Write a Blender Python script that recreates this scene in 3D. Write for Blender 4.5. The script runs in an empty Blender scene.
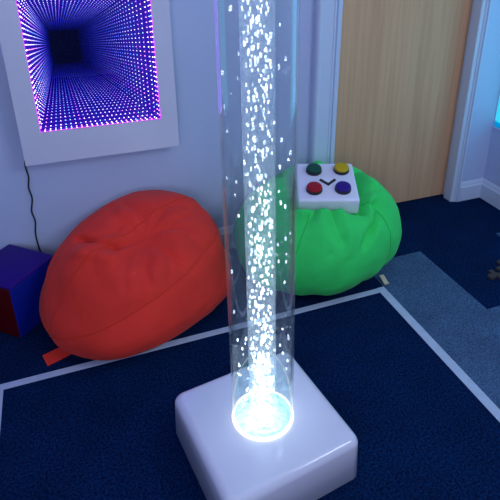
import bpy, bmesh, math, random
from math import sin, cos, pi, radians, sqrt, exp, atan2
from mathutils import Vector, Matrix, noise

random.seed(7)
sc = bpy.context.scene
col = sc.collection
YAW = -0.378
Y_WALL = 2.26
X_WALL = 2.26
CEIL = 2.5

# ------------------------------------------------------------------ helpers
def smooth(a, b, x):
    t = max(0.0, min(1.0, (x - a) / (b - a)))
    return t * t * (3 - 2 * t)

def link(name, bm, mat, parent=None, smooth_shade=True, loc=None):
    me = bpy.data.meshes.new(name)
    bm.normal_update()
    bm.to_mesh(me)
    bm.free()
    for m in (mat if isinstance(mat, (list, tuple)) else [mat]):
        me.materials.append(m)
    if smooth_shade:
        me.polygons.foreach_set('use_smooth', [True] * len(me.polygons))
    o = bpy.data.objects.new(name, me)
    col.objects.link(o)
    if parent:
        o.parent = parent
    if loc is not None:
        o.location = loc
    return o

def empty(name, label, cat, loc=(0, 0, 0), rot=(0, 0, 0)):
    o = bpy.data.objects.new(name, None)
    o.empty_display_size = 0.05
    col.objects.link(o)
    o.location = loc
    o.rotation_euler = rot
    o['label'] = label
    o['category'] = cat
    return o

def tag(o, label=None, cat=None, group=None, kind=None):
    if label: o['label'] = label
    if cat: o['category'] = cat
    if group: o['group'] = group
    if kind: o['kind'] = kind
    return o

def auto_sharp(o, ang=35):
    me = o.data
    bm = bmesh.new(); bm.from_mesh(me)
    for e in bm.edges:
        if len(e.link_faces) == 2 and e.calc_face_angle(0) > radians(ang):
            e.smooth = False
    bm.to_mesh(me); bm.free()
    return o

def box(bm, lo, hi, bev=0.0, seg=3, M=None, mi=0):
    r = bmesh.ops.create_cube(bm, size=1.0)
    vs = r['verts']
    for v in vs:
        v.co = Vector([(lo[i] + hi[i]) / 2 + v.co[i] * (hi[i] - lo[i]) for i in range(3)])
    if bev > 0:
        es = list({e for v in vs for e in v.link_edges})
        r = bmesh.ops.bevel(bm, geom=es, offset=bev, segments=seg, profile=0.5, affect='EDGES')
        vs = list({v for f in r['faces'] for v in f.verts} | {v for v in vs if v.is_valid})
    if M is not None:
        bmesh.ops.transform(bm, matrix=M, verts=vs)
    if mi:
        for v in vs:
            for f in v.link_faces: f.material_index = mi
    return vs

def lathe(bm, prof, n=96, axis_z=True, closed=False):
    rings = []
    for r, z in prof:
        if r < 1e-6:
            rings.append([bm.verts.new((0, 0, z))])
        else:
            rings.append([bm.verts.new((r * cos(2 * pi * i / n), r * sin(2 * pi * i / n), z)) for i in range(n)])
    pairs = list(zip(rings, rings[1:]))
    if closed: pairs.append((rings[-1], rings[0]))
    for a, b in pairs:
        for i in range(n):
            j = (i + 1) % n
            if len(a) == 1 and len(b) == 1: continue
            if len(a) == 1: bm.faces.new((a[0], b[i], b[j]))
            elif len(b) == 1: bm.faces.new((a[i], b[0], a[j])) if False else bm.faces.new((a[j], a[i], b[0]))
            else: bm.faces.new((a[i], b[i], b[j], a[j]))
    bmesh.ops.recalc_face_normals(bm, faces=bm.faces[:])

def tube(bm, pts, r, n=10, cyclic=False):
    pts = [Vector(p) for p in pts]
    N = len(pts)
    rings = []
    up = Vector((0, 0, 1))
    prev = None
    for i, p in enumerate(pts):
        a = pts[(i - 1) % N] if (cyclic or i > 0) else p
        b = pts[(i + 1) % N] if (cyclic or i < N - 1) else p
        t = (b - a).normalized()
        if prev is None:
            u = t.cross(up)
            if u.length < 1e-3: u = t.cross(Vector((1, 0, 0)))
            u.normalize()
        else:
            u = (prev - t * prev.dot(t)).normalized()
        prev = u
        w = t.cross(u)
        rings.append([bm.verts.new(p + (u * cos(2 * pi * k / n) + w * sin(2 * pi * k / n)) * r) for k in range(n)])
    m = N if cyclic else N - 1
    for i in range(m):
        A, B = rings[i], rings[(i + 1) % N]
        for k in range(n):
            bm.faces.new((A[k], A[(k + 1) % n], B[(k + 1) % n], B[k]))
    if not cyclic:
        bm.faces.new(rings[0][::-1]); bm.faces.new(rings[-1])
    bmesh.ops.recalc_face_normals(bm, faces=bm.faces[:])

def catmull(pts, k=8):
    P = [Vector(p) for p in pts]
    P = [2 * P[0] - P[1]] + P + [2 * P[-1] - P[-2]]
    out = []
    for i in range(1, len(P) - 2):
        for s in range(k):
            t = s / k
            a, b, c, d = P[i - 1], P[i], P[i + 1], P[i + 2]
            out.append(0.5 * ((2 * b) + (c - a) * t + (2 * a - 5 * b + 4 * c - d) * t * t + (3 * b - a - 3 * c + d) * t ** 3))
    out.append(P[-2])
    return out

# ------------------------------------------------------------------ materials
def newmat(name):
    m = bpy.data.materials.new(name)
    m.use_nodes = True
    nt = m.node_tree
    nt.nodes.clear()
    out = nt.nodes.new('ShaderNodeOutputMaterial')
    return m, nt, out

def srgb(r, g, b):
    f = lambda c: ((c / 255 + 0.055) / 1.055) ** 2.4 if c > 10 else c / 255 / 12.92
    return (f(r), f(g), f(b), 1)

def pbr(name, color, rough=0.6, metallic=0.0, bump=0.0, bscale=200.0, var=0.0, vscale=30.0, spec=0.5, coat=0.0, sheen=0.0, detail=3.0):
    m, nt, out = newmat(name)
    b = nt.nodes.new('ShaderNodeBsdfPrincipled')
    b.inputs['Base Color'].default_value = color
    b.inputs['Roughness'].default_value = rough
    b.inputs['Metallic'].default_value = metallic
    b.inputs['Specular IOR Level'].default_value = spec
    b.inputs['Coat Weight'].default_value = coat
    b.inputs['Sheen Weight'].default_value = sheen
    nt.links.new(b.outputs[0], out.inputs[0])
    tc = nt.nodes.new('ShaderNodeTexCoord')
    if var > 0:
        n = nt.nodes.new('ShaderNodeTexNoise'); n.inputs['Scale'].default_value = vscale; n.inputs['Detail'].default_value = detail
        nt.links.new(tc.outputs['Object'], n.inputs['Vector'])
        mr = nt.nodes.new('ShaderNodeMapRange')
        mr.inputs[1].default_value = 0.3; mr.inputs[2].default_value = 0.7
        mr.inputs[3].default_value = 1 - var; mr.inputs[4].default_value = 1 + var
        nt.links.new(n.outputs[0], mr.inputs[0])
        mx = nt.nodes.new('ShaderNodeMix'); mx.data_type = 'RGBA'; mx.blend_type = 'MULTIPLY'; mx.inputs[0].default_value = 1
        mx.inputs[6].default_value = color
        nt.links.new(mr.outputs[0], mx.inputs[7])
        nt.links.new(mx.outputs[2], b.inputs['Base Color'])
    if bump > 0:
        n2 = nt.nodes.new('ShaderNodeTexNoise'); n2.inputs['Scale'].default_value = bscale; n2.inputs['Detail'].default_value = 3
        nt.links.new(tc.outputs['Object'], n2.inputs['Vector'])
        bp = nt.nodes.new('ShaderNodeBump'); bp.inputs['Strength'].default_value = bump; bp.inputs['Distance'].default_value = 0.004
        nt.links.new(n2.outputs[0], bp.inputs['Height'])
        nt.links.new(bp.outputs[0], b.inputs['Normal'])
    return m

def emit(name, color, strength, sampling='AUTO'):
    m, nt, out = newmat(name)
    e = nt.nodes.new('ShaderNodeEmission')
    e.inputs[0].default_value = color if len(color) == 4 else (*color, 1)
    e.inputs[1].default_value = strength
    nt.links.new(e.outputs[0], out.inputs[0])
    m.cycles.emission_sampling = sampling
    return m

def clear(name, tint=(1, 1, 1, 1), ior=1.45, rough=0.0, strength=1.0, haze=0.0, hazecol=(0.8, 0.9, 1, 1)):
    # thin clear acrylic / glass: passes straight through, mirrors at grazing angles
    m, nt, out = newmat(name)
    t = nt.nodes.new('ShaderNodeBsdfTransparent'); t.inputs[0].default_value = tint
    g = nt.nodes.new('ShaderNodeBsdfGlossy'); g.inputs['Roughness'].default_value = rough
    f = nt.nodes.new('ShaderNodeLayerWeight'); f.inputs['Blend'].default_value = 0.5
    pw = nt.nodes.new('ShaderNodeMath'); pw.operation = 'POWER'; pw.inputs[1].default_value = 4.5
    nt.links.new(f.outputs['Facing'], pw.inputs[0])
    mu = nt.nodes.new('ShaderNodeMath'); mu.operation = 'MULTIPLY_ADD'; mu.inputs[1].default_value = .75 * strength if strength < 2 else 1.0; mu.inputs[2].default_value = .035 * strength
    nt.links.new(pw.outputs[0], mu.inputs[0])
    mx = nt.nodes.new('ShaderNodeMixShader')
    nt.links.new(mu.outputs[0], mx.inputs[0]); nt.links.new(t.outputs[0], mx.inputs[1]); nt.links.new(g.outputs[0], mx.inputs[2])
    last = mx
    if haze > 0:
        tr = nt.nodes.new('ShaderNodeBsdfTranslucent'); tr.inputs[0].default_value = hazecol
        m2 = nt.nodes.new('ShaderNodeMixShader'); m2.inputs[0].default_value = haze
        nt.links.new(mx.outputs[0], m2.inputs[1]); nt.links.new(tr.outputs[0], m2.inputs[2])
        last = m2
    nt.links.new(last.outputs[0], out.inputs[0])
    return m

def carpet_mat(name, c0, c1, scale=130):
    m, nt, out = newmat(name)
    b = nt.nodes.new('ShaderNodeBsdfPrincipled')
    b.inputs['Roughness'].default_value = 0.95
    b.inputs['Specular IOR Level'].default_value = 0.05
    tc = nt.nodes.new('ShaderNodeTexCoord')
    n = nt.nodes.new('ShaderNodeTexNoise'); n.inputs['Scale'].default_value = scale; n.inputs['Detail'].default_value = 4; n.inputs['Roughness'].default_value = 0.7
    nt.links.new(tc.outputs['Object'], n.inputs['Vector'])
    r = nt.nodes.new('ShaderNodeValToRGB')
    r.color_ramp.elements[0].position = 0.38; r.color_ramp.elements[0].color = c0
    r.color_ramp.elements[1].position = 0.64; r.color_ramp.elements[1].color = c1
    nt.links.new(n.outputs[0], r.inputs[0])
    n3 = nt.nodes.new('ShaderNodeTexNoise'); n3.inputs['Scale'].default_value = 6; n3.inputs['Detail'].default_value = 3
    nt.links.new(tc.outputs['Object'], n3.inputs['Vector'])
    mr = nt.nodes.new('ShaderNodeMapRange'); mr.inputs[1].default_value = .3; mr.inputs[2].default_value = .7; mr.inputs[3].default_value = .85; mr.inputs[4].default_value = 1.12
    nt.links.new(n3.outputs[0], mr.inputs[0])
    mx = nt.nodes.new('ShaderNodeMix'); mx.data_type = 'RGBA'; mx.blend_type = 'MULTIPLY'; mx.inputs[0].default_value = 1
    nt.links.new(r.outputs[0], mx.inputs[6]); nt.links.new(mr.outputs[0], mx.inputs[7])
    nt.links.new(mx.outputs[2], b.inputs['Base Color'])
    bp = nt.nodes.new('ShaderNodeBump'); bp.inputs['Strength'].default_value = 0.6; bp.inputs['Distance'].default_value = 0.004
    nt.links.new(n.outputs[0], bp.inputs['Height']); nt.links.new(bp.outputs[0], b.inputs['Normal'])
    nt.links.new(b.outputs[0], out.inputs[0])
    return m

def wood_mat(name):
    m, nt, out = newmat(name)
    b = nt.nodes.new('ShaderNodeBsdfPrincipled'); b.inputs['Roughness'].default_value = 0.6
    b.inputs['Specular IOR Level'].default_value = 0.08
    tc = nt.nodes.new('ShaderNodeTexCoord')
    mp = nt.nodes.new('ShaderNodeMapping'); mp.inputs['Scale'].default_value = (55, 55, 1.3)
    nt.links.new(tc.outputs['Object'], mp.inputs[0])
    n = nt.nodes.new('ShaderNodeTexNoise'); n.inputs['Scale'].default_value = 1.0; n.inputs['Detail'].default_value = 6; n.inputs['Roughness'].default_value = .6; n.inputs['Distortion'].default_value = .4
    nt.links.new(mp.outputs[0], n.inputs['Vector'])
    r = nt.nodes.new('ShaderNodeValToRGB')
    r.color_ramp.elements[0].position = 0.3; r.color_ramp.elements[0].color = WOOD0
    r.color_ramp.elements[1].position = 0.7; r.color_ramp.elements[1].color = WOOD1
    nt.links.new(n.outputs[0], r.inputs[0])
    mp2 = nt.nodes.new('ShaderNodeMapping'); mp2.inputs['Scale'].default_value = (7, 7, .35)
    nt.links.new(tc.outputs['Object'], mp2.inputs[0])
    n2 = nt.nodes.new('ShaderNodeTexNoise'); n2.inputs['Scale'].default_value = 1.0; n2.inputs['Detail'].default_value = 2
    nt.links.new(mp2.outputs[0], n2.inputs['Vector'])
    mr = nt.nodes.new('ShaderNodeMapRange'); mr.inputs[1].default_value = .3; mr.inputs[2].default_value = .7; mr.inputs[3].default_value = .9; mr.inputs[4].default_value = 1.08
    nt.links.new(n2.outputs[0], mr.inputs[0])
    mx = nt.nodes.new('ShaderNodeMix'); mx.data_type = 'RGBA'; mx.blend_type = 'MULTIPLY'; mx.inputs[0].default_value = 1
    nt.links.new(r.outputs[0], mx.inputs[6]); nt.links.new(mr.outputs[0], mx.inputs[7])
    nt.links.new(mx.outputs[2], b.inputs['Base Color'])
    nt.links.new(b.outputs[0], out.inputs[0])
    return m

WOOD0 = (0.58, 0.32, 0.19, 1)
WOOD1 = (0.68, 0.405, 0.245, 1)
M_wall = pbr('wall_paint', (0.45, 0.53, 0.79, 1), 0.55, bump=0.05, bscale=60, var=0.02, vscale=3)
M_trim = pbr('trim_gloss_paint', (0.56, 0.64, 0.84, 1), 0.35, bump=0.03, bscale=40)
M_ceil = pbr('ceiling_paint', (0.75, 0.78, 0.85, 1), 0.9, bump=.05)
M_navy = carpet_mat('navy_carpet', (0.0004, 0.003, 0.024, 1), (0.0030, 0.026, 0.105, 1))
M_grey = carpet_mat('grey_carpet', (0.030, 0.065, 0.14, 1), (0.085, 0.155, 0.29, 1))
M_tape = pbr('white_floor_tape', (0.43, 0.50, 0.68, 1), 0.5, bump=.1, bscale=150, var=.06, vscale=25)
M_wood = wood_mat('oak_veneer')
M_frame = pbr('white_board', (0.60, 0.62, 0.80, 1), 0.30, bump=.01, bscale=30)
M_plastic = pbr('white_plastic', (0.66, 0.68, 0.84, 1), 0.17, bump=.0, coat=.3)
M_black = pbr('black_rubber', (0.012, 0.012, 0.018, 1), 0.5)
M_orange = pbr('orange_cotton', (0.71, 0.034, 0.023, 1), 0.8, bump=.25, bscale=420, var=.06, vscale=9, spec=.2, sheen=.06)
M_oseam = pbr('orange_piping', (0.62, 0.036, 0.014, 1), 0.8, spec=.2)
M_green = pbr('green_cotton', (0.035, 0.68, 0.135, 1), 0.8, bump=.25, bscale=420, var=.06, vscale=9, spec=.2, sheen=.06)
M_gseam = pbr('green_piping', (0.022, 0.50, 0.075, 1), 0.8, spec=.2)
M_beige = pbr('beige_webbing', (0.55, 0.47, 0.33, 1), .9)
M_box = pbr('white_vinyl', (0.74, 0.74, 0.93, 1), 0.4, bump=.03, bscale=80)

# ------------------------------------------------------------------ room shell
def structure(name, bm, mat, smooth_shade=False):
    o = link(name, bm, mat, None, smooth_shade)
    o['kind'] = 'structure'
    return o

XL, YN = -1.9, -1.7         # left and near walls
bm = bmesh.new(); box(bm, (XL - .1, YN - .1, -.1), (X_WALL + .1, Y_WALL + .3, 0))
structure('floor', bm, M_navy)
# grey carpet pieces laid flush in the navy one
bm = bmesh.new()
for lo, hi in (((1.214, -1.7), (1.545, 1.87)), ((1.545, -1.7), (2.26, 1.385)), ((2.03, 1.72), (2.26, 1.87))):
    box(bm, (lo[0], lo[1], -.001), (hi[0], hi[1], .0015))
structure('floor_inlay', bm, M_grey)
bm = bmesh.new(); box(bm, (XL - .1, YN - .1, CEIL), (X_WALL + .1, Y_WALL + .1, CEIL + .1))
structure('ceiling', bm, M_ceil)

DX0, DX1, DZ = 1.215, 2.055, 2.0
MX0, MX1, MZ0, MZ1 = -.15, .385, .715, 1.345       # hole behind the mirror box
bm = bmesh.new()
W0, W1 = Y_WALL, Y_WALL + .10
box(bm, (XL - .1, W0, 0), (MX0, W1, CEIL))
box(bm, (MX0, W0, 0), (MX1, W1, MZ0))
box(bm, (MX0, W0, MZ1), (MX1, W1, CEIL))
box(bm, (MX1, W0, 0), (DX0 - .02, W1, CEIL))
box(bm, (DX0 - .02, W0, DZ), (DX1 + .02, W1, CEIL))
box(bm, (DX1 + .02, W0, 0), (X_WALL + .1, W1, CEIL))
structure('wall_back', bm, M_wall)
bm = bmesh.new(); box(bm, (XL - .1, YN, 0), (XL, W0, CEIL)); structure('wall_left', bm, M_wall)
bm = bmesh.new(); box(bm, (XL - .1, YN - .1, 0), (X_WALL + .1, YN, CEIL)); structure('wall_front', bm, M_wall)
# right wall with the window opening
WY0, WY1, WZ0, WZ1 = 1.05, 2.256, .455, 1.65
bm = bmesh.new()
X0, X1 = X_WALL, X_WALL + .12
box(bm, (X0, YN, 0), (X1, WY0, CEIL))
box(bm, (X0, WY0, 0), (X1, WY1, WZ0))
box(bm, (X0, WY0, WZ1), (X1, WY1, CEIL))
box(bm, (X0, WY1, 0), (X1, W0, CEIL))
structure('wall_right', bm, M_wall)

# window: a thin frame round a cyan lit blind
M_cyan, nt, out = newmat('cyan_lit_blind')
e = nt.nodes.new('ShaderNodeEmission'); e.inputs[1].default_value = 1.0
tc = nt.nodes.new('ShaderNodeTexCoord')
sp = nt.nodes.new('ShaderNodeSeparateXYZ'); nt.links.new(tc.outputs['Object'], sp.inputs[0])
wv = nt.nodes.new('ShaderNodeTexNoise'); wv.inputs['Scale'].default_value = 5; nt.links.new(tc.outputs['Object'], wv.inputs['Vector'])
ad = nt.nodes.new('ShaderNodeMath'); ad.operation = 'MULTIPLY_ADD'; ad.inputs[1].default_value = .08
nt.links.new(wv.outputs[0], ad.inputs[0]); nt.links.new(sp.outputs[2], ad.inputs[2])
cr = nt.nodes.new('ShaderNodeValToRGB'); cr.color_ramp.interpolation = 'LINEAR'
cr.color_ramp.elements[0].position = .525; cr.color_ramp.elements[0].color = (0.0, .28, .70, 1)
cr.color_ramp.elements[1].position = .54; cr.color_ramp.elements[1].color = (.05, .70, 1.0, 1)
nt.links.new(ad.outputs[0], cr.inputs[0]); nt.links.new(cr.outputs[0], e.inputs[0]); nt.links.new(e.outputs[0], out.inputs[0])
bm = bmesh.new(); box(bm, (X_WALL + .004, WY0, WZ0), (X_WALL + .012, WY1, WZ1))
win = structure('window_1', bm, M_cyan)
bm = bmesh.new()
for lo, hi in (((WY0 - .04, WZ0 - .012), (WY1, WZ0)), ((WY0 - .04, WZ1), (WY1, WZ1 + .04)), ((WY0 - .04, WZ0), (WY0, WZ1))):
    box(bm, (X_WALL - .004, lo[0], lo[1]), (X_WALL + .02, hi[0], hi[1]), .002, 2)
link('window_frame', bm, M_trim, win, False)

# door leaf in its recess, with the jamb, stop and architrave
bm = bmesh.new(); box(bm, (DX0 - .015, 2.353, .004), (DX1 + .015, 2.393, DZ), .002, 2)
structure('door_1', bm, M_wood)
bm = bmesh.new()
box(bm, (DX0 - .05, 2.353 - .05, 0), (DX0, 2.45, DZ + .03), .002, 2)
box(bm, (DX1, 2.353 - .05, 0), (DX1 + .05, 2.45, DZ + .03), .002, 2)
box(bm, (DX0 - .05, 2.353 - .05, DZ), (DX1 + .05, 2.45, DZ + .03), .002, 2)
structure('door_frame', bm, M_trim)

def extrude_profile(bm, prof, P0, P1, udir, vdir):
    # prof = closed list of (u, v); swept from P0 to P1
    P0, P1, udir, vdir = Vector(P0), Vector(P1), Vector(udir), Vector(vdir)
    A = [bm.verts.new(P0 + udir * u + vdir * v) for u, v in prof]
    B = [bm.verts.new(P1 + udir * u + vdir * v) for u, v in prof]
    n = len(prof)
    for i in range(n):
        bm.faces.new((A[i], A[(i + 1) % n], B[(i + 1) % n], B[i]))
    bm.faces.new(A[::-1]); bm.faces.new(B)
    bmesh.ops.recalc_face_normals(bm, faces=bm.faces[:])

# left architrave (about 12 cm wide with a deep groove), seen nearly square on
prof = [(0, -.06), (0, .034), (.006, .044), (.012, .047), (.020, .047), (.024, .043), (.080, .043), (.084, .047), (.090, .047),
        (.094, .030), (.100, .030), (.104, .040), (.122, .040), (.126, .036), (.128, -.06)]
bm = bmesh.new(); extrude_profile(bm, prof, (1.088, Y_WALL, 0), (1.088, Y_WALL, DZ + .11), (1, 0, 0), (0, -1, 0))
structure('trim_1', bm, M_trim)
# right architrave, narrow
prof = [(0, -.06), (0, .006), (.004, .010), (.020, .012), (.023, .020), (.028, .022), (.032, .012), (.034, .010), (.037, .026), (.044, .028), (.048, .024), (.050, -.06)]
prof = [(u * 1.0, v * .9 - .006) for u, v in prof]
bm = bmesh.new(); extrude_profile(bm, prof, (2.036, Y_WALL, 0), (2.036, Y_WALL, DZ + .11), (1, 0, 0), (0, -1, 0))
structure('trim_2', bm, M_trim)
bm = bmesh.new(); box(bm, (1.088, Y_WALL - .04, DZ), (2.086, Y_WALL + .04, DZ + .11), .004, 2)
structure('trim_3', bm, M_trim)

bprof = [(0, 0), (.018, 0), (.018, .088), (.015, .094), (.011, .097), (.011, .104), (.008, .110), (.004, .118), (0, .120)]
def skirting(name, P0, P1, nrm):
    bm = bmesh.new(); extrude_profile(bm, bprof, P0, P1, nrm, (0, 0, 1)); structure(name, bm, M_trim)
skirting('baseboard_back', (2.086, Y_WALL, 0), (X_WALL, Y_WALL, 0), (0, -1, 0))
skirting('baseboard_rear', (XL, Y_WALL, 0), (1.088, Y_WALL, 0), (0, -1, 0))
skirting('baseboard_right', (X_WALL, YN, 0), (X_WALL, Y_WALL, 0), (-1, 0, 0))
skirting('baseboard_left', (XL, YN, 0), (XL, Y_WALL, 0), (1, 0, 0))

# floor tape
def tape(lo, hi, label):
    bm = bmesh.new(); box(bm, (lo[0], lo[1], 0.0), (hi[0], hi[1], .0022), .0008, 1)
    o = link('floor_tape', bm, M_tape, None, False)
    return tag(o, label, 'tape', 'white tape lines on the carpet')
tape((-.366, 1.652, 0), (1.176, 1.682, 0), 'long white tape line on the carpet in front of both bean bags')
tape((1.176, -1.2, 0), (1.214, 1.684, 0), 'white tape line between the navy and the grey carpet, right of the bubble tube')
tape((-.398, -1.2, 0), (-.366, 1.682, 0), 'white tape line turning toward the viewer at the far left edge')

# ------------------------------------------------------------------ bubble tube
BT = empty('bubble_tube', 'tall clear bubble tube full of lit bubbles on a square white base', 'bubble tube', (.4046, 1.0925, 0), (0, 0, .136))
BH, HALF = .157, .217
bm = bmesh.new()
# base block: rounded square plan with softened top edge, a little draft on the sides
def rsq(half, r, n=10):
    pts = []
    for cx, cy, a0 in ((1, 1, 0), (-1, 1, 90), (-1, -1, 180), (1, -1, 270)):
        for k in range(n + 1):
            a = radians(a0 + 90 * k / n)
            pts.append((cx * (half - r) + r * cos(a), cy * (half - r) + r * sin(a)))
    return pts
layers = [(HALF - .006, .03, 0.0), (HALF, .032, .006), (HALF - .004, .032, BH - .026)]
for k in range(1, 9):
    a = radians(90 * k / 8)
    layers.append((HALF - .004 - .024 * (1 - cos(a)), .032 - .012 * (1 - cos(a)), BH - .026 + .024 * sin(a) + .002 * k / 8))
layers.append((HALF - .045, .016, BH)); layers.append((.11, .10, BH))
rings = [[bm.verts.new((x, y, z)) for x, y in rsq(h, r)] for h, r, z in layers]
for A, B in zip(rings, rings[1:]):
    n = len(A)
    for i in range(n):
        bm.faces.new((A[i], A[(i + 1) % n], B[(i + 1) % n], B[i]))
bm.faces.new(rings[0][::-1]); bm.faces.new(rings[-1])
bmesh.ops.recalc_face_normals(bm, faces=bm.faces[:])
base = link('base', bm, M_plastic, BT); tag(base, 'square white plastic base with rounded edges')
RT = .0905
M_acr = clear('clear_acrylic', (.975, .985, .985, 1), 1.42, 0.0, .9, haze=.05)
M_in = clear('clear_inner_acrylic', (.96, .98, .985, 1), 1.38, 0.02, .8, haze=.13)
bm = bmesh.new(); lathe(bm, [(RT, BH), (RT, 1.9)], 128)
t1 = link('outer_tube', bm, M_acr, BT); tag(t1, 'clear outer acrylic tube')
bm = bmesh.new(); lathe(bm, [(RT - .004, BH), (RT - .004, 1.9)], 128)
link('tube_lining', bm, clear('clear_wet_lining', (.985, .995, 1, 1), 1.42, 0.0, 4.6), BT)
RI = .0385
bm = bmesh.new(); lathe(bm, [(RI, BH + .03), (RI, 1.88)], 72)
t2 = link('inner_tube', bm, M_in, BT); tag(t2, 'clear inner tube round the rising bubbles')
bm = bmesh.new(); lathe(bm, [(0, 1.9), (RT + .006, 1.9), (RT + .008, 1.905), (RT + .008, 1.935), (RT + .002, 1.945), (0, 1.945)], 96)
auto_sharp(link('top_cap', bm, M_plastic, BT))
# glowing edge of the tube where it enters the base
M_ring = emit('edge_lit_rim', (.93, 1.0, .86, 1), 2.6)
bm = bmesh.new()
prof = [(RT - .0025 + .0042 * cos(2 * pi * k / 12), BH + .004 + .0042 * sin(2 * pi * k / 12)) for k in range(12)]
lathe(bm, prof, 128, closed=True)
tag(link('light_rim', bm, M_ring, BT), 'glowing white rim at the foot of the tube')
# the lit bed at the bottom: lumpy clear pebbles over the lamp
M_bed, nt, out = newmat('ice_blue_bed')
b = nt.nodes.new('ShaderNodeBsdfPrincipled'); b.inputs['Base Color'].default_value = (.42, .80, .92, 1); b.inputs['Roughness'].default_value = .12
tc = nt.nodes.new('ShaderNodeTexCoord'); vo = nt.nodes.new('ShaderNodeTexVoronoi'); vo.inputs['Scale'].default_value = 75
nt.links.new(tc.outputs['Object'], vo.inputs['Vector'])
bp = nt.nodes.new('ShaderNodeBump'); bp.inputs['Strength'].default_value = .9; bp.inputs['Distance'].default_value = .006
nt.links.new(vo.outputs[0], bp.inputs['Height']); nt.links.new(bp.outputs[0], b.inputs['Normal']); nt.links.new(b.outputs[0], out.inputs[0])
bm = bmesh.new()
lathe(bm, [(0.0, .010)] + [(RT * .93 * k / 22, .010 - .004 * (k / 22) ** 2) for k in range(1, 23)], 96)
for v in bm.verts:
    q = v.co * 62
    v.co.z += BH + .007 * noise.noise(q) + .004 * noise.noise(q * 2.1)
link('pebble_bed', bm, M_bed, BT)
M_core = emit('lamp_lens', (.95, 1, 1, 1), 6)
bm = bmesh.new(); lathe(bm, [(0, .030), (.008, .029), (.016, .025), (.022, .017), (.025, .006), (.025, 0)], 48)
for v in bm.verts: v.co.z += BH + .004
link('lamp', bm, M_core, BT)

# bubbles: 100 single parts, the rest one part
M_bub, nt, out = newmat('bubble_air')
d = nt.nodes.new('ShaderNodeBsdfDiffuse'); d.inputs[0].default_value = (.95, .97, 1, 1)
t = nt.nodes.new('ShaderNodeBsdfTranslucent'); t.inputs[0].default_value = (.95, .97, 1, 1)
mx = nt.nodes.new('ShaderNodeMixShader'); mx.inputs[0].default_value = .6
nt.links.new(d.outputs[0], mx.inputs[1]); nt.links.new(t.outputs[0], mx.inputs[2])
g = nt.nodes.new('ShaderNodeBsdfGlossy'); g.inputs['Roughness'].default_value = .15
mx2 = nt.nodes.new('ShaderNodeMixShader'); mx2.inputs[0].default_value = .15
tp = nt.nodes.new('ShaderNodeBsdfTransparent'); mx3 = nt.nodes.new('ShaderNodeMixShader'); mx3.inputs[0].default_value = .35
nt.links.new(mx.outputs[0], mx2.inputs[1]); nt.links.new(g.outputs[0], mx2.inputs[2])
nt.links.new(mx2.outputs[0], mx3.inputs[1]); nt.links.new(tp.outputs[0], mx3.inputs[2]); nt.links.new(mx3.outputs[0], out.inputs[0])
spots = []
rnd = random.Random(21)
for i in range(740):
    z = BH + .05 + 1.60 * rnd.random() ** 1.15
    a = rnd.random() * 2 * pi
    if i % 6 == 0:
        r = RI + .006 + (RT - RI - .014) * rnd.random() ** .5
    else:
        r = (RI - .005) * rnd.random() ** .42
    s = rnd.uniform(.0017, .0033) * (1.25 if rnd.random() < .15 else 1)
    spots.append((s, Vector((r * cos(a), r * sin(a), z)), rnd.uniform(1.4, 2.4)))
def bubble_mesh(bm, s, p, e):
    r = bmesh.ops.create_icosphere(bm, subdivisions=2, radius=1.0)
    for v in r['verts']:
        v.co = Vector((v.co.x * s, v.co.y * s, v.co.z * s * e)) + p
vis = sorted([q for q in spots if q[1].z < 1.36], key=lambda q: -q[0] * sqrt(q[2]))
big = vis[:100]
bigset = set(id(q) for q in big)
bm = bmesh.new(); bmesh.ops.create_icosphere(bm, subdivisions=2, radius=1.0)
first = link('bubble', bm, M_bub, BT)
for i, (s, p, e) in enumerate(big):
    o = first if i == 0 else first.copy()
    if i: col.objects.link(o)
    o.location = p; o.scale = (s, s, s * e)
bm = bmesh.new()
for q in spots:
    if id(q) not in bigset: bubble_mesh(bm, *q)
bo = link('bubbles', bm, M_bub, BT); bo['kind'] = 'stuff'

# lamps in the foot: a tight beam up the inner tube and the lamp's own glow
def light(name, kind, loc, energy, color, rot=(0, 0, 0), **k):
    l = bpy.data.lights.new(name, kind); l.energy = energy; l.color = color
    for a, v in k.items(): setattr(l, a, v)
    o = bpy.data.objects.new(name, l); col.objects.link(o); o.location = loc; o.rotation_euler = rot
    return o
BEAM = light('tube_beam', 'AREA', (.4046, 1.0925, BH + .042), 1.3, (.72, .90, 1), (pi, 0, 0), shape='DISK', size=.068, spread=radians(14))
BEAM2 = light('tube_wide_beam', 'AREA', (.4046, 1.0925, BH + .036), 2.6, (.72, .90, 1), (pi, 0, 0), shape='DISK', size=.16, spread=radians(12))
light('added_top_beam', 'AREA', (.4046 - .015, 1.0925, 1.86), 1.0, (.78, .90, 1), (0, 0, 0), shape='DISK', size=.072, spread=radians(6))  # unseen lamp added at the top to brighten the higher bubbles
light('tube_glow', 'POINT', (.4046, 1.0925, BH + .055), .28, (.80, .96, 1), shadow_soft_size=.012)

# the column leans a hair to the left
LEAN = Matrix.Translation((0, 0, BH)) @ Matrix.Rotation(-.0085, 4, Vector((sin(.378 + .136), cos(.378 + .136), 0))) @ Matrix.Translation((0, 0, -BH))
for ch in BT.children:
    if ch.name.split('.')[0] in ('outer_tube', 'tube_lining', 'inner_tube', 'top_cap', 'bubble', 'bubbles'):
        ch.matrix_basis = LEAN @ ch.matrix_basis

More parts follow.
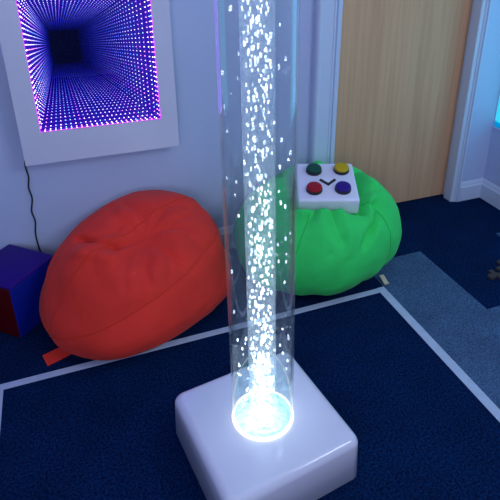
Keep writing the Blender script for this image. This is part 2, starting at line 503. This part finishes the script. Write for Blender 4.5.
# ------------------------------------------------------------------ infinity mirror
IM = empty('infinity_mirror', 'white framed infinity mirror with violet dotted lights hanging on the wall', 'light panel', (0.113, Y_WALL, .60))
OFF = Vector((0.113, Y_WALL, .60))
FX0, FX1, FZ0, FZ1 = -.1995, .4225, .617, 1.45
IX0, IX1, IZ0, IZ1 = -.1235, .3535, .749, 1.316
FY = 2.186
bm = bmesh.new()
def fbox(lo, hi, bev=.003):
    box(bm, Vector(lo) - OFF, Vector(hi) - OFF, bev, 2)
YB = Y_WALL - .0005
for y0_, y1_, g_ in ((FY, FY + .004, 0.0), (FY + .004, YB, .022)):
    fbox((FX0, y0_, FZ0), (FX1, y1_, IZ0 - g_), 0)
    fbox((FX0, y0_, IZ1 + g_), (FX1, y1_, FZ1), 0)
    fbox((FX0, y0_, IZ0 - g_), (IX0 - g_, y1_, IZ1 + g_), 0)
    fbox((IX1 + g_, y0_, IZ0 - g_), (FX1, y1_, IZ1 + g_), 0)
bmesh.ops.remove_doubles(bm, verts=bm.verts[:], dist=1e-5)
auto_sharp(link('frame', bm, M_frame, IM))
SH = Vector((-.004 / .983, 1, -.188))
PITCH, LEVELS = .129, 60
Y0 = FY + .012
def sect(y):   # the opening repeated down the built tunnel at distance y
    k = (y - FY)
    return IX0 + SH.x * k, IX1 + SH.x * k, IZ0 + SH.z * k, IZ1 + SH.z * k
YE = Y0 + PITCH * LEVELS + .1
M_tun = emit('painted_halo_lining', (.05, .012, .70, 1), .62, 'NONE')  # tunnel walls glow on their own, painting in the dots' blue halo
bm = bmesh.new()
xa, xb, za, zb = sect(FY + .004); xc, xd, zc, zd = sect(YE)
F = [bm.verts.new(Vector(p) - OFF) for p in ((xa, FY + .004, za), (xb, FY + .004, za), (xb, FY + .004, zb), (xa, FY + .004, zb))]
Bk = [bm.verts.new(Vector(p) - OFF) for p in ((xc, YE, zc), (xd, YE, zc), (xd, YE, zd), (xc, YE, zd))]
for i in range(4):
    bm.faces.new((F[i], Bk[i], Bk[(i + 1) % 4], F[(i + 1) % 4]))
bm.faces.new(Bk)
link('reflection_tunnel', bm, M_tun, IM, False)
# the dots
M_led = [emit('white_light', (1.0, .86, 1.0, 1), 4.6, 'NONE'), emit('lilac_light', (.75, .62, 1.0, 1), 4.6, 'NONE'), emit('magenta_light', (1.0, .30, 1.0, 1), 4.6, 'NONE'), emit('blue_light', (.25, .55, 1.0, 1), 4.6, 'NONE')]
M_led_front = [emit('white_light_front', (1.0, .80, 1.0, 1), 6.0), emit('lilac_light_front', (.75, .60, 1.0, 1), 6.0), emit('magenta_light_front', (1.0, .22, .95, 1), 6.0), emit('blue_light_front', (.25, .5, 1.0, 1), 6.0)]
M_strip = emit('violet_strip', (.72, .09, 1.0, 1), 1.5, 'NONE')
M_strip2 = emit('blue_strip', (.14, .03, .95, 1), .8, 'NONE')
def dot(bm, p, r, mi):
    p = Vector(p) - OFF
    vs = [bm.verts.new(p + Vector(d) * r) for d in ((1, 0, 0), (-1, 0, 0), (0, 1, 0), (0, -1, 0), (0, 0, 1), (0, 0, -1))]
    for a in (0, 1):
        for b_ in (2, 3):
            for c in (4, 5):
                f = bm.faces.new((vs[a], vs[b_], vs[c])); f.material_index = mi
NB, NS = 23, 27
rl = random.Random(5)
sidecols = {s: [rl.choice([0, 0, 1, 1, 2, 3]) for _ in range(40)] for s in 'btlr'}
def pick(s, k, lev):
    c = sidecols[s][k % 40]
    if s == 'r' and lev < 5: c = rl.choice([0, 0, 2, 2, 1]) if k < 20 or lev > 1 else c
    if s == 'l' and lev < 3: c = rl.choice([0, 1, 2, 2])
    if rl.random() < .25: c = rl.choice([0, 1, 2, 3])
    return c
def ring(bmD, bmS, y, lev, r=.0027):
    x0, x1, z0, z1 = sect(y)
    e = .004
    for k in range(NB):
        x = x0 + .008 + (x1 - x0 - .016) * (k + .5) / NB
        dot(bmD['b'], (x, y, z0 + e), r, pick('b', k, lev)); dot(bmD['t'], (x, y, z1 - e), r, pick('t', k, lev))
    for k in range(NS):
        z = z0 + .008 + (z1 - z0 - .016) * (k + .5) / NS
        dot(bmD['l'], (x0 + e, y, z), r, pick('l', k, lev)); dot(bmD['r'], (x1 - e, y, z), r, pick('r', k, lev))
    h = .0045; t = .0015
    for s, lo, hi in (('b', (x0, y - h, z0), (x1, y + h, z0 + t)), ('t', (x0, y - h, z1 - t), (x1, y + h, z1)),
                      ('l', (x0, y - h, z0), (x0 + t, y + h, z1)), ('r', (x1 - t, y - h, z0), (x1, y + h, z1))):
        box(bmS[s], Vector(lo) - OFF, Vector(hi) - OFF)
# front strips: four real strips, each a part
fd = {s: bmesh.new() for s in 'btlr'}; fs = {s: bmesh.new() for s in 'btlr'}
ring(fd, fs, Y0, 0)
for s in 'btlr':
    st = link('light_strip', fs[s], M_strip, IM, False)
    link('lights', fd[s], M_led_front, st, False)
# glowing copies built behind the wall in place of mirror reflections
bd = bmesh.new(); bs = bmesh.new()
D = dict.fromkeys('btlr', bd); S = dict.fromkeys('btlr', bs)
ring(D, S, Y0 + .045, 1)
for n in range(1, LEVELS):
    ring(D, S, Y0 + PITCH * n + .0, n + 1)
o = link('reflection_dots', bd, M_led, IM, False); o['kind'] = 'stuff'
o = link('reflection_strips', bs, M_strip2, IM, False); o['kind'] = 'stuff'
# absorbing volume added to dim the farther copies like repeated reflection, red first
M_abs, nt, out = newmat('added_dimming')
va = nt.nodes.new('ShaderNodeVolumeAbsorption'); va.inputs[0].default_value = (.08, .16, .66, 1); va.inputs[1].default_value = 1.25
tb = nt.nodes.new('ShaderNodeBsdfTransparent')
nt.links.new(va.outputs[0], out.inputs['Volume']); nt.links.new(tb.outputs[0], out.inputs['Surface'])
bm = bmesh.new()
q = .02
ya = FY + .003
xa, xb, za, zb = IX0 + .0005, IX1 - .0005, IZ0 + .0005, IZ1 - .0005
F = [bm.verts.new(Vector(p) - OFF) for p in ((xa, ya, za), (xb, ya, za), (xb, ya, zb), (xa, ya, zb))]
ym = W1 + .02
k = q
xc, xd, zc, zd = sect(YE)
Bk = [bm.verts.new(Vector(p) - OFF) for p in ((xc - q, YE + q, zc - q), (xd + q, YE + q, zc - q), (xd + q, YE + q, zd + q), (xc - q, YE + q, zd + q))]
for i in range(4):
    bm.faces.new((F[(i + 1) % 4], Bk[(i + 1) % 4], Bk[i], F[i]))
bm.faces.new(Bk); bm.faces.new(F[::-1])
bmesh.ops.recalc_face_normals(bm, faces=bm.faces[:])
link('dimming_volume', bm, M_abs, IM, False)
M_pane = clear('front_glass', (.97, .97, 1, 1), 1.5, 0.0, 1.2)
bm = bmesh.new()
vs = [bm.verts.new(Vector(p) - OFF) for p in ((IX0, FY + .001, IZ0), (IX1, FY + .001, IZ0), (IX1, FY + .001, IZ1), (IX0, FY + .001, IZ1))]
bm.faces.new(vs)
link('glass', bm, M_pane, IM, False)
light('mirror_glow', 'AREA', (.115, FY - .004, 1.03), 1.3, (.34, .20, 1), (-pi / 2, 0, 0), shape='RECTANGLE', size=.46, size_y=.55)

# power cord down the wall
bm = bmesh.new()
cp = [(-.205, 2.2535, .614), (-.207, 2.2535, .585), (-.203, 2.254, .54), (-.211, 2.254, .49), (-.206, 2.254, .44), (-.218, 2.254, .38), (-.212, 2.254, .33), (-.221, 2.254, .27), (-.219, 2.254, .20), (-.210, 2.250, .14), (-.205, 2.236, .10), (-.200, 2.234, .03), (-.190, 2.225, .006), (-.12, 2.215, .005)]
tube(bm, catmull(cp, 6), .0032, 8)
tag(link('power_cord', bm, M_black), 'thin black cord hanging down the wall from the lit mirror', 'cord')

# ------------------------------------------------------------------ bean bags
def blob(axes, centre, radii, deform, nlat=150, nlon=300, exps=(2.2, 2.2)):
    """dense closed surface; deform(p_world, unit_local) -> p_world"""
    bm = bmesh.new()
    e1, e2 = exps
    def sp_(v, e): return math.copysign(abs(v) ** (2 / e), v)
    def pt(la, lo):
        u = Vector((sp_(cos(la), e1) * sp_(cos(lo), e2), sp_(cos(la), e1) * sp_(sin(lo), e2), sp_(sin(la), e1)))
        loc = Vector((u.x * radii[0], u.y * radii[1], u.z * (radii[2] if u.z > 0 else radii[3])))
        w = Vector(centre) + axes @ loc
        return deform(w, Vector((cos(la) * cos(lo), cos(la) * sin(lo), sin(la))))
    rows = []
    rows.append([bm.verts.new(pt(-pi / 2, 0))])
    for i in range(1, nlat):
        la = -pi / 2 + pi * i / nlat
        rows.append([bm.verts.new(pt(la, 2 * pi * j / nlon)) for j in range(nlon)])
    rows.append([bm.verts.new(pt(pi / 2, 0))])
    for A, B in zip(rows, rows[1:]):
        for j in range(nlon):
            k = (j + 1) % nlon
            if len(A) == 1: bm.faces.new((A[0], B[k], B[j]))
            elif len(B) == 1: bm.faces.new((A[j], A[k], B[0]))
            else: bm.faces.new((A[j], A[k], B[k], B[j]))
    bmesh.ops.recalc_face_normals(bm, faces=bm.faces[:])
    return bm, pt

def frame_from_normal(n, xref):
    n = Vector(n).normalized()
    x = Vector(xref); x = (x - n * x.dot(n)).normalized()
    y = n.cross(x)
    return Matrix((x, y, n)).transposed()

def settle(p, floor_soft=.07, ywall=2.252):
    # rest on the floor, lean against the wall
    z = p.z
    if z < floor_soft:
        k = floor_soft
        z = k * exp((z - k) / k) if z > -5 else 0
    y = p.y
    if y > ywall - .05:
        k = .05
        y = ywall - k * exp(-(y - (ywall - k)) / k)
    return Vector((p.x, y, z))

def fbm(p, s, o=3):
    return noise.fractal(p * s, 1.0, 2.0, o)

# --- orange: a gored ball lying on its side, one pole low at the front left
def crease(p, A, B, w, d):
    A, B = Vector(A), Vector(B)
    t = max(0, min(1, (p - A).dot(B - A) / (B - A).length_squared))
    x = (p - A - (B - A) * t).length / w
    if x > 4: return 0.0
    taper = .35 + .65 * sin(pi * (.12 + .76 * t))
    return d * taper * exp(-x * x)
OPOLE = Vector((-.36, -.17, -.115)).normalized()
OA = frame_from_normal(OPOLE, (0, -.3, 1))
OC = Vector((.170, 1.950, .198))
OR = (.240, .310, .380, .378)
OHOL = Vector((.195, 1.845, .395))
OFOLDS = [((-.061, 1.957, .384), (.07, 1.832, .387), .013, -0.0374), ((-.052, 1.866, .372), (.06, 1.789, .370), .024, 0.0204),
          ((.07, 1.832, .387), (.264, 1.888, .408), .016, -0.0340), ((.132, 1.808, .369), (.24, 1.79, .369), .012, -0.0238),
          ((.172, 1.803, .368), (.178, 1.671, .294), .014, -0.0204), ((.238, 1.804, .374), (.312, 1.731, .324), .014, -0.0221),
          ((.222, 1.878, .395), (.393, 1.916, .417), .016, -0.0221), ((.126, 1.883, .399), (.095, 2.067, .445), .018, -0.0170),
          ((.20, 1.80, .37), (.25, 1.72, .31), .014, 0.0170), ((.26, 1.85, .40), (.37, 1.84, .38), .018, 0.0170), ((.10, 1.79, .37), (.09, 1.69, .29), .016, -0.0153)]
def orange_def(p, u):
    rad = (p - OC).normalized()
    top = smooth(-.05, .45, rad.z)
    d = p - OHOL
    r = sqrt(d.x * d.x + d.y * d.y); a = atan2(d.y, d.x)
    r = (p - OHOL).length
    w = -.062 * exp(-(r / .115) ** 2) * top
    wob = noise.noise(Vector((cos(a) * 1.3, sin(a) * 1.3, r * 6))) * 1.6
    w += (abs(sin(a * 3.5 + wob * 1.4 + .6)) - .6) * .018 * smooth(.03, .12, r) * exp(-((r - .13) / .12) ** 2) * top
    w += fbm(Vector((p.x, p.y * 1.2, p.z * .8)) + Vector((3, 1, 7)), 6.0, 3) * .005
    w += noise.noise(Vector((u.x * 2.6, u.y * 2.6, u.z * 1.2 + 5))) * .008
    for A, B, cw, cd in OFOLDS: w += crease(p, A, B, cw, cd)
    # gores puff out a little between the seams
    lo = atan2(u.y, u.x) - OLON[0]
    w += .006 * abs(sin(lo * 4.5)) ** .6 * (1 - abs(u.z) ** 4)
    p = p + rad * w
    # weight slumps toward the floor
    k = max(0.0, .24 - p.z)
    h = Vector((p.x - OC.x, p.y - OC.y, 0))
    p = p + h * (.13 * smooth(0, .2, k))
    p.x += .055 * smooth(.02, .2, k) * smooth(.3, .5, p.x)
    p = settle(p, .06)
    # squeezed against the play cube
    d = p - Vector((-.322, 2.078, 0)); c, s_ = cos(radians(48)), sin(radians(48))
    qx, qy, L = c * d.x + s_ * d.y, -s_ * d.x + c * d.y, .1225 + .004
    if qx < L and qy > -L and p.z < .25:
        if L - qx < qy + L: qx = L
        else: qy = -L
        p = Vector((-.322 + c * qx - s_ * qy, 2.078 + s_ * qx + c * qy, p.z))
    return p
OLON = [radians(-54)]
bm, pt = blob(OA, OC, OR, orange_def, exps=(2.15, 2.1))
OB = empty('bean_bag', 'large orange bean bag with a dented seat slumped against the wall', 'bean bag', (.15, 1.93, 0))
o = link('cover', bm, M_orange, OB); o.location = Vector((0, 0, 0)) - Vector((.15, 1.93, 0))
def seam(ptf, latf, lo0, lo1, n, cyclic, r, mat, par, org, C):
    pts = []
    for i in range(n + (0 if cyclic else 1)):
        t = i / n
        la, lo = latf(t), lo0 + (lo1 - lo0) * t
        p = ptf(la, lo)
        pts.append(p + (p - C).normalized() * r * .15)
    b2 = bmesh.new(); tube(b2, pts, r, 8, cyclic)
    s_ = link('seam', b2, mat, par); s_.location = -Vector(org); return s_
for g_ in (-54, 4, 50, 105, 165, 225):
    lo = radians(g_)
    seam(pt, lambda t: radians(-82 + 170 * t), lo, lo, 90, False, .0020, M_oseam, OB, (.15, 1.93, 0), OC)
# strap lying on the floor at the left front
def strap(pts, w, th, mat, par, org, side, name='strap'):
    b2 = bmesh.new()
    P = catmull(pts, 8)
    rows = []
    for i, p in enumerate(P):
        a = P[max(0, i - 1)]; c = P[min(len(P) - 1, i + 1)]
        t = (c - a).normalized()
        s = Vector(side); s = (s - t * s.dot(t)).normalized()
        nn = s.cross(t).normalized()
        rows.append([b2.verts.new(p + s * w * a_ + nn * th * b_) for a_, b_ in ((-1, -1), (1, -1), (1, 1), (-1, 1))])
    for A, B in zip(rows, rows[1:]):
        for k in range(4): b2.faces.new((A[k], A[(k + 1) % 4], B[(k + 1) % 4], B[k]))
    b2.faces.new(rows[0][::-1]); b2.faces.new(rows[-1])
    bmesh.ops.recalc_face_normals(b2, faces=b2.faces[:])
    s_ = auto_sharp(link(name, b2, mat, par)); s_.location = -Vector(org); return s_
strap([(-.070, 1.800, .045), (-.100, 1.785, .026), (-.140, 1.768, .014), (-.185, 1.755, .008), (-.228, 1.742, .006)], .028, .002, M_orange, OB, (.15, 1.93, 0), (.35, -.9, -.15))

# --- controller position is needed by the green bag
CC = Vector((1.006, 1.905, .438))
CM = Matrix.Rotation(YAW + .02, 3, 'Z') @ Matrix.Rotation(radians(13), 3, 'X')
# --- green
GA = frame_from_normal((-.10, -.16, .98), (1, 0, .1))
GC = Vector((.993, 1.940, .205))
GR = (.392, .33, .285, .22)
GFOLDS = [((.84, 1.80, .40), (1.0, 1.74, .40), .045, .020), ((.83, 2.0, .44), (.74, 1.90, .38), .07, .045), ((1.096, 1.764, .371), (1.204, 1.722, .431), .016, -0.0374), ((1.204, 1.722, .431), (1.063, 1.629, .291), .018, -0.0374),
          ((1.15, 1.70, .40), (1.08, 1.68, .35), .020, 0.0272), ((1.17, 1.90, .44), (1.23, 1.73, .42), .030, 0.0306),
          ((.861, 1.855, .371), (.953, 1.654, .325), .018, -0.0204), ((.93, 1.74, .40), (.90, 1.64, .28), .016, -0.0170), ((1.0, 1.665, .381), (.98, 1.62, .27), .018, 0.0136)]
def green_def(p, u):
    top = smooth(-.1, .5, u.z)
    rad = (p - GC).normalized()
    # slack folds running out from under the controller
    q = CM.transposed() @ (p - CC)
    r = sqrt(q.x ** 2 + q.y ** 2); a = atan2(q.y, q.x)
    wob = noise.noise(Vector((cos(a) * 1.2 + 4, sin(a) * 1.2, r * 5))) * 1.7
    fold = (abs(sin(a * 4.5 + wob * 1.5)) - .55) * .030 * smooth(.10, .19, r) * exp(-((r - .19) / .10) ** 2)
    # a stronger pinch to the right of the controller
    w = fold * top
    for A, B, cw, cd in GFOLDS: w += crease(p, A, B, cw, cd)
    w += fbm(p + Vector((1, 9, 4)), 5.5, 3) * .009
    w += noise.noise(Vector((atan2(u.y, u.x) * 4.5, u.z * 1.2, 8.0))) * .010 * (1 - top)
    p = p + rad * w
    # pressed flat by the controller
    q = CM.transposed() @ (p - CC)
    lim = -.0435
    ex = max(abs(q.x) - .138, abs(q.y) - .138)
    lim2 = lim + max(0, ex) * (.22 if q.y > .12 and abs(q.x) < q.y + .02 and q.x > -.11 else (1.6 if q.x < -.14 else (1.7 if q.y < -.138 and q.x < .06 else 1.0)))
    if q.z > lim2:
        over = q.z - lim2
        q.z = lim2 + (0 if ex <= 0 else over * smooth(0, .10, ex))
        p = CC + CM @ q
    return settle(p, .06, 2.205 if p.x > 1.05 else 2.25)
bm, gpt = blob(GA, GC, GR, green_def, exps=(2.15, 2.1))
GB = empty('bean_bag', 'green bean bag by the door carrying the white button box', 'bean bag', (1.07, 1.95, 0))
o = link('cover', bm, M_green, GB); o.location = -Vector((1.07, 1.95, 0))
for lo in (.15, 1.4, 2.7, 3.9, 5.2):
    seam(gpt, lambda t: radians(-40) + t * radians(100), lo, lo + .25, 60, False, .0016, M_gseam, GB, (1.07, 1.95, 0), GC)
seam(gpt, lambda t: radians(-42), 0, 2 * pi, 200, True, .0022, M_gseam, GB, (1.07, 1.95, 0), GC)
tg = strap([(1.235, 1.74, .022), (1.235, 1.715, .012), (1.236, 1.700, .006), (1.237, 1.690, .005)], .012, .0018, M_beige, GB, (1.07, 1.95, 0), (1, .35, 0), 'tag')
tg['label'] = 'small beige tag'

# ------------------------------------------------------------------ controller (soft button box)
CB = empty('button_box', 'white padded box with four coloured buttons lying on the green bean bag', 'switch box', CC)
CB.rotation_euler = CM.to_euler()
bm = bmesh.new(); box(bm, (-.132, -.132, -.042), (.132, .132, .042), .012, 5)
for v in bm.verts:      # slightly pillowed top
    if v.co.z > 0:
        v.co.z += .003 * (1 - (abs(v.co.x) / .132) ** 2) * (1 - (abs(v.co.y) / .132) ** 2)
tag(auto_sharp(link('body', bm, M_box, CB), 50), 'white padded body')
for nm, (bx, by), c in (('green', (-.050, .066), (.002, .070, .045, 1)), ('yellow', (.074, .071), (.52, .36, .008, 1)), ('red', (-.058, -.067), (.34, .004, .018, 1)), ('purple', (.066, -.064), (.024, .006, .22, 1))):
    z0 = .043
    bm = bmesh.new(); lathe(bm, [(0, z0), (.0345, z0), (.0355, z0 + .002), (.0350, z0 + .012), (.034, z0 + .014), (.0, z0 + .014)], 48)
    for v in bm.verts: v.co += Vector((bx, by, 0))
    bt = tag(auto_sharp(link('button', bm, M_black, CB)), '%s push button in a black collar' % nm)
    bm = bmesh.new(); lathe(bm, [(0.0325, z0 + .013), (.033, z0 + .020), (.0315, z0 + .0225), (.026, z0 + .0238), (0, z0 + .0245)], 48)
    for v in bm.verts: v.co += Vector((bx, by, 0))
    link('button_cap', bm, pbr(nm + '_cap', c, .35, spec=.3), bt)
# arched flap with a black V along its lower edges
V0 = Vector((.006, -.030)); armL = .047
bm = bmesh.new()
zt = .0440
arc = [V0 + Vector((armL * cos(radians(a)), armL * sin(radians(a)))) for a in range(45, 136, 6)]
lowr = [bm.verts.new((V0.x, V0.y, zt))] + [bm.verts.new((p.x, p.y, zt)) for p in arc]
uppr = [bm.verts.new((V0.x, V0.y, zt + .0035))] + [bm.verts.new((p.x, p.y, zt + .0035)) for p in arc]
n = len(lowr)
bm.faces.new(lowr[::-1]); bm.faces.new(uppr)
for i in range(n): bm.faces.new((lowr[i], lowr[(i + 1) % n], uppr[(i + 1) % n], uppr[i]))
bmesh.ops.recalc_face_normals(bm, faces=bm.faces[:])
tag(link('fan_pad', bm, M_box, CB, False), 'white fan shaped raised pad')
bm = bmesh.new()
for s in (-1, 1):
    Mx = Matrix.Translation((V0.x, V0.y, 0)) @ Matrix.Rotation(radians(90 - 45 * s), 4, 'Z')
    box(bm, (-.005, -.0052, zt - .001), (armL, .0052, zt + .0042), 0, 1, Mx)
tag(link('v_mark', bm, M_black, CB, False), 'black V shaped mark')

# ------------------------------------------------------------------ soft play cube
CU = empty('play_cube', 'soft cube with purple, blue and dark red faces by the wall at left', 'cube', (-.322, 2.078, 0), (0, 0, radians(48)))
S = .1225
def vinyl(n, c): return pbr(n, c, .5, bump=.04, bscale=60, spec=.15)
VP_, VB_, VR_ = vinyl('purple_vinyl', (.022, .003, .20, 1)), vinyl('blue_vinyl', (.001, .012, .26, 1)), vinyl('red_vinyl', (.075, .0005, .003, 1))
bm = bmesh.new(); box(bm, (-S + .006, -S + .006, .002), (S - .006, S - .006, 2 * S - .006), .006, 3)
link('core', bm, VR_, CU)
def panel(lo, hi, mat, lab):
    bm = bmesh.new(); box(bm, lo, hi, .005, 3); tag(link('panel', bm, mat, CU), lab)
panel((-S, -S, 2 * S - .010), (S, S, 2 * S), VP_, 'purple top face')
panel((-S + .001, -S, .002), (S - .001, -S + .010, 2 * S - .010), VB_, 'blue face')
panel((-S, -S + .01, .002), (-S + .010, S - .01, 2 * S - .010), VR_, 'dark red face')
panel((S - .010, -S + .01, .002), (S, S - .01, 2 * S - .010), VR_, 'red face')
panel((-S + .001, S - .010, .002), (S - .001, S, 2 * S - .010), VB_, 'blue rear face')

# ------------------------------------------------------------------ rubber jigsaw mat tile, right edge
PZ = []
def knob_edge(P0, P1, n, out):
    pts = []
    P0, P1 = Vector(P0), Vector(P1)
    t = (P1 - P0); L = t.length; t.normalize(); nn = Vector((t.y, -t.x))
    for i in range(n):
        a = P0 + t * L * (i + .5) / n
        s = out if i % 2 == 0 else -out
        pts += [a - t * .012, ]
        for k in range(9):
            an = radians(200 - 220 * k / 8) if s > 0 else radians(-200 + 220 * k / 8)
            pts.append(a + t * .017 * cos(an) + nn * (s * .022 + .016 * sin(an)))
        pts += [a + t * .012]
    return pts
bm = bmesh.new()
T = .15
cs = [(-T, -T), (T, -T), (T, T), (-T, T)]
out2 = []
for i in range(4):
    out2.append(Vector(cs[i])); out2 += knob_edge(cs[i], cs[(i + 1) % 4], 4, 1)
lo_ = [bm.verts.new((p.x, p.y, 0)) for p in out2]; hi_ = [bm.verts.new((p.x, p.y, .011)) for p in out2]
n = len(lo_)
bm.faces.new(lo_[::-1]); bm.faces.new(hi_)
for i in range(n): bm.faces.new((lo_[i], lo_[(i + 1) % n], hi_[(i + 1) % n], hi_[i]))
bmesh.ops.recalc_face_normals(bm, faces=bm.faces[:])
o = link('mat_tile', bm, pbr('brown_rubber', (.040, .030, .036, 1), .8, bump=.2, bscale=90), None, False, (1.908, 1.472, .0016))
o.rotation_euler = (0, 0, radians(8))
tag(o, 'dark brown rubber jigsaw mat tile on the navy carpet at right edge', 'mat')

# ------------------------------------------------------------------ lights and camera
light('ceiling_wash', 'AREA', (.9, .9, 2.46), 4.5, (.80, .86, 1), (0, 0, 0), shape='RECTANGLE', size=1.6, size_y=1.4)
light('room_wash', 'AREA', (-.5, -1.2, 1.7), 27, (.74, .80, 1), (radians(78), 0, radians(-6)), shape='RECTANGLE', size=1.5, size_y=1.0)  # unseen fill light added behind the viewer to lift the walls
light('window_light', 'AREA', (X_WALL - .01, 1.65, 1.05), 1.6, (.30, .68, 1), (0, radians(90), 0), shape='RECTANGLE', size=1.1, size_y=1.1)
light('key_wash', 'AREA', (1.75, .0, 2.15), 13, (.76, .86, 1), (radians(52), 0, radians(38)), shape='RECTANGLE', size=.7, size_y=.5)
w = bpy.data.worlds.new('world'); sc.world = w; w.use_nodes = True
w.node_tree.nodes['Background'].inputs[0].default_value = (.02, .025, .04, 1)

cam = bpy.data.cameras.new('camera'); co = bpy.data.objects.new('camera', cam); col.objects.link(co)
p, ro = .431, .007
f = Vector((0, cos(p), -sin(p))); r = Vector((1, 0, 0)); u = r.cross(f)
r2 = r * cos(ro) + u * sin(ro); u2 = u * cos(ro) - r * sin(ro)
Mr = Matrix((r2, u2, -f)).transposed()
Mw = Matrix.Rotation(YAW, 3, 'Z') @ Mr
co.matrix_world = Matrix.Translation((0, 0, 1.5)) @ Mw.to_4x4()
cam.sensor_width = 36; cam.lens = 536.8 / 500 * 36
cam.shift_x = -(273.6 - 250) / 500; cam.shift_y = (171.9 - 250) / 500
cam.clip_start = .02
sc.camera = co
sc.cycles.transparent_max_bounces = 48
sc.view_settings.view_transform = 'Standard'; sc.view_settings.look = 'None'
sc.view_settings.exposure = 0; sc.view_settings.gamma = 1; sc.view_settings.use_curve_mapping = False
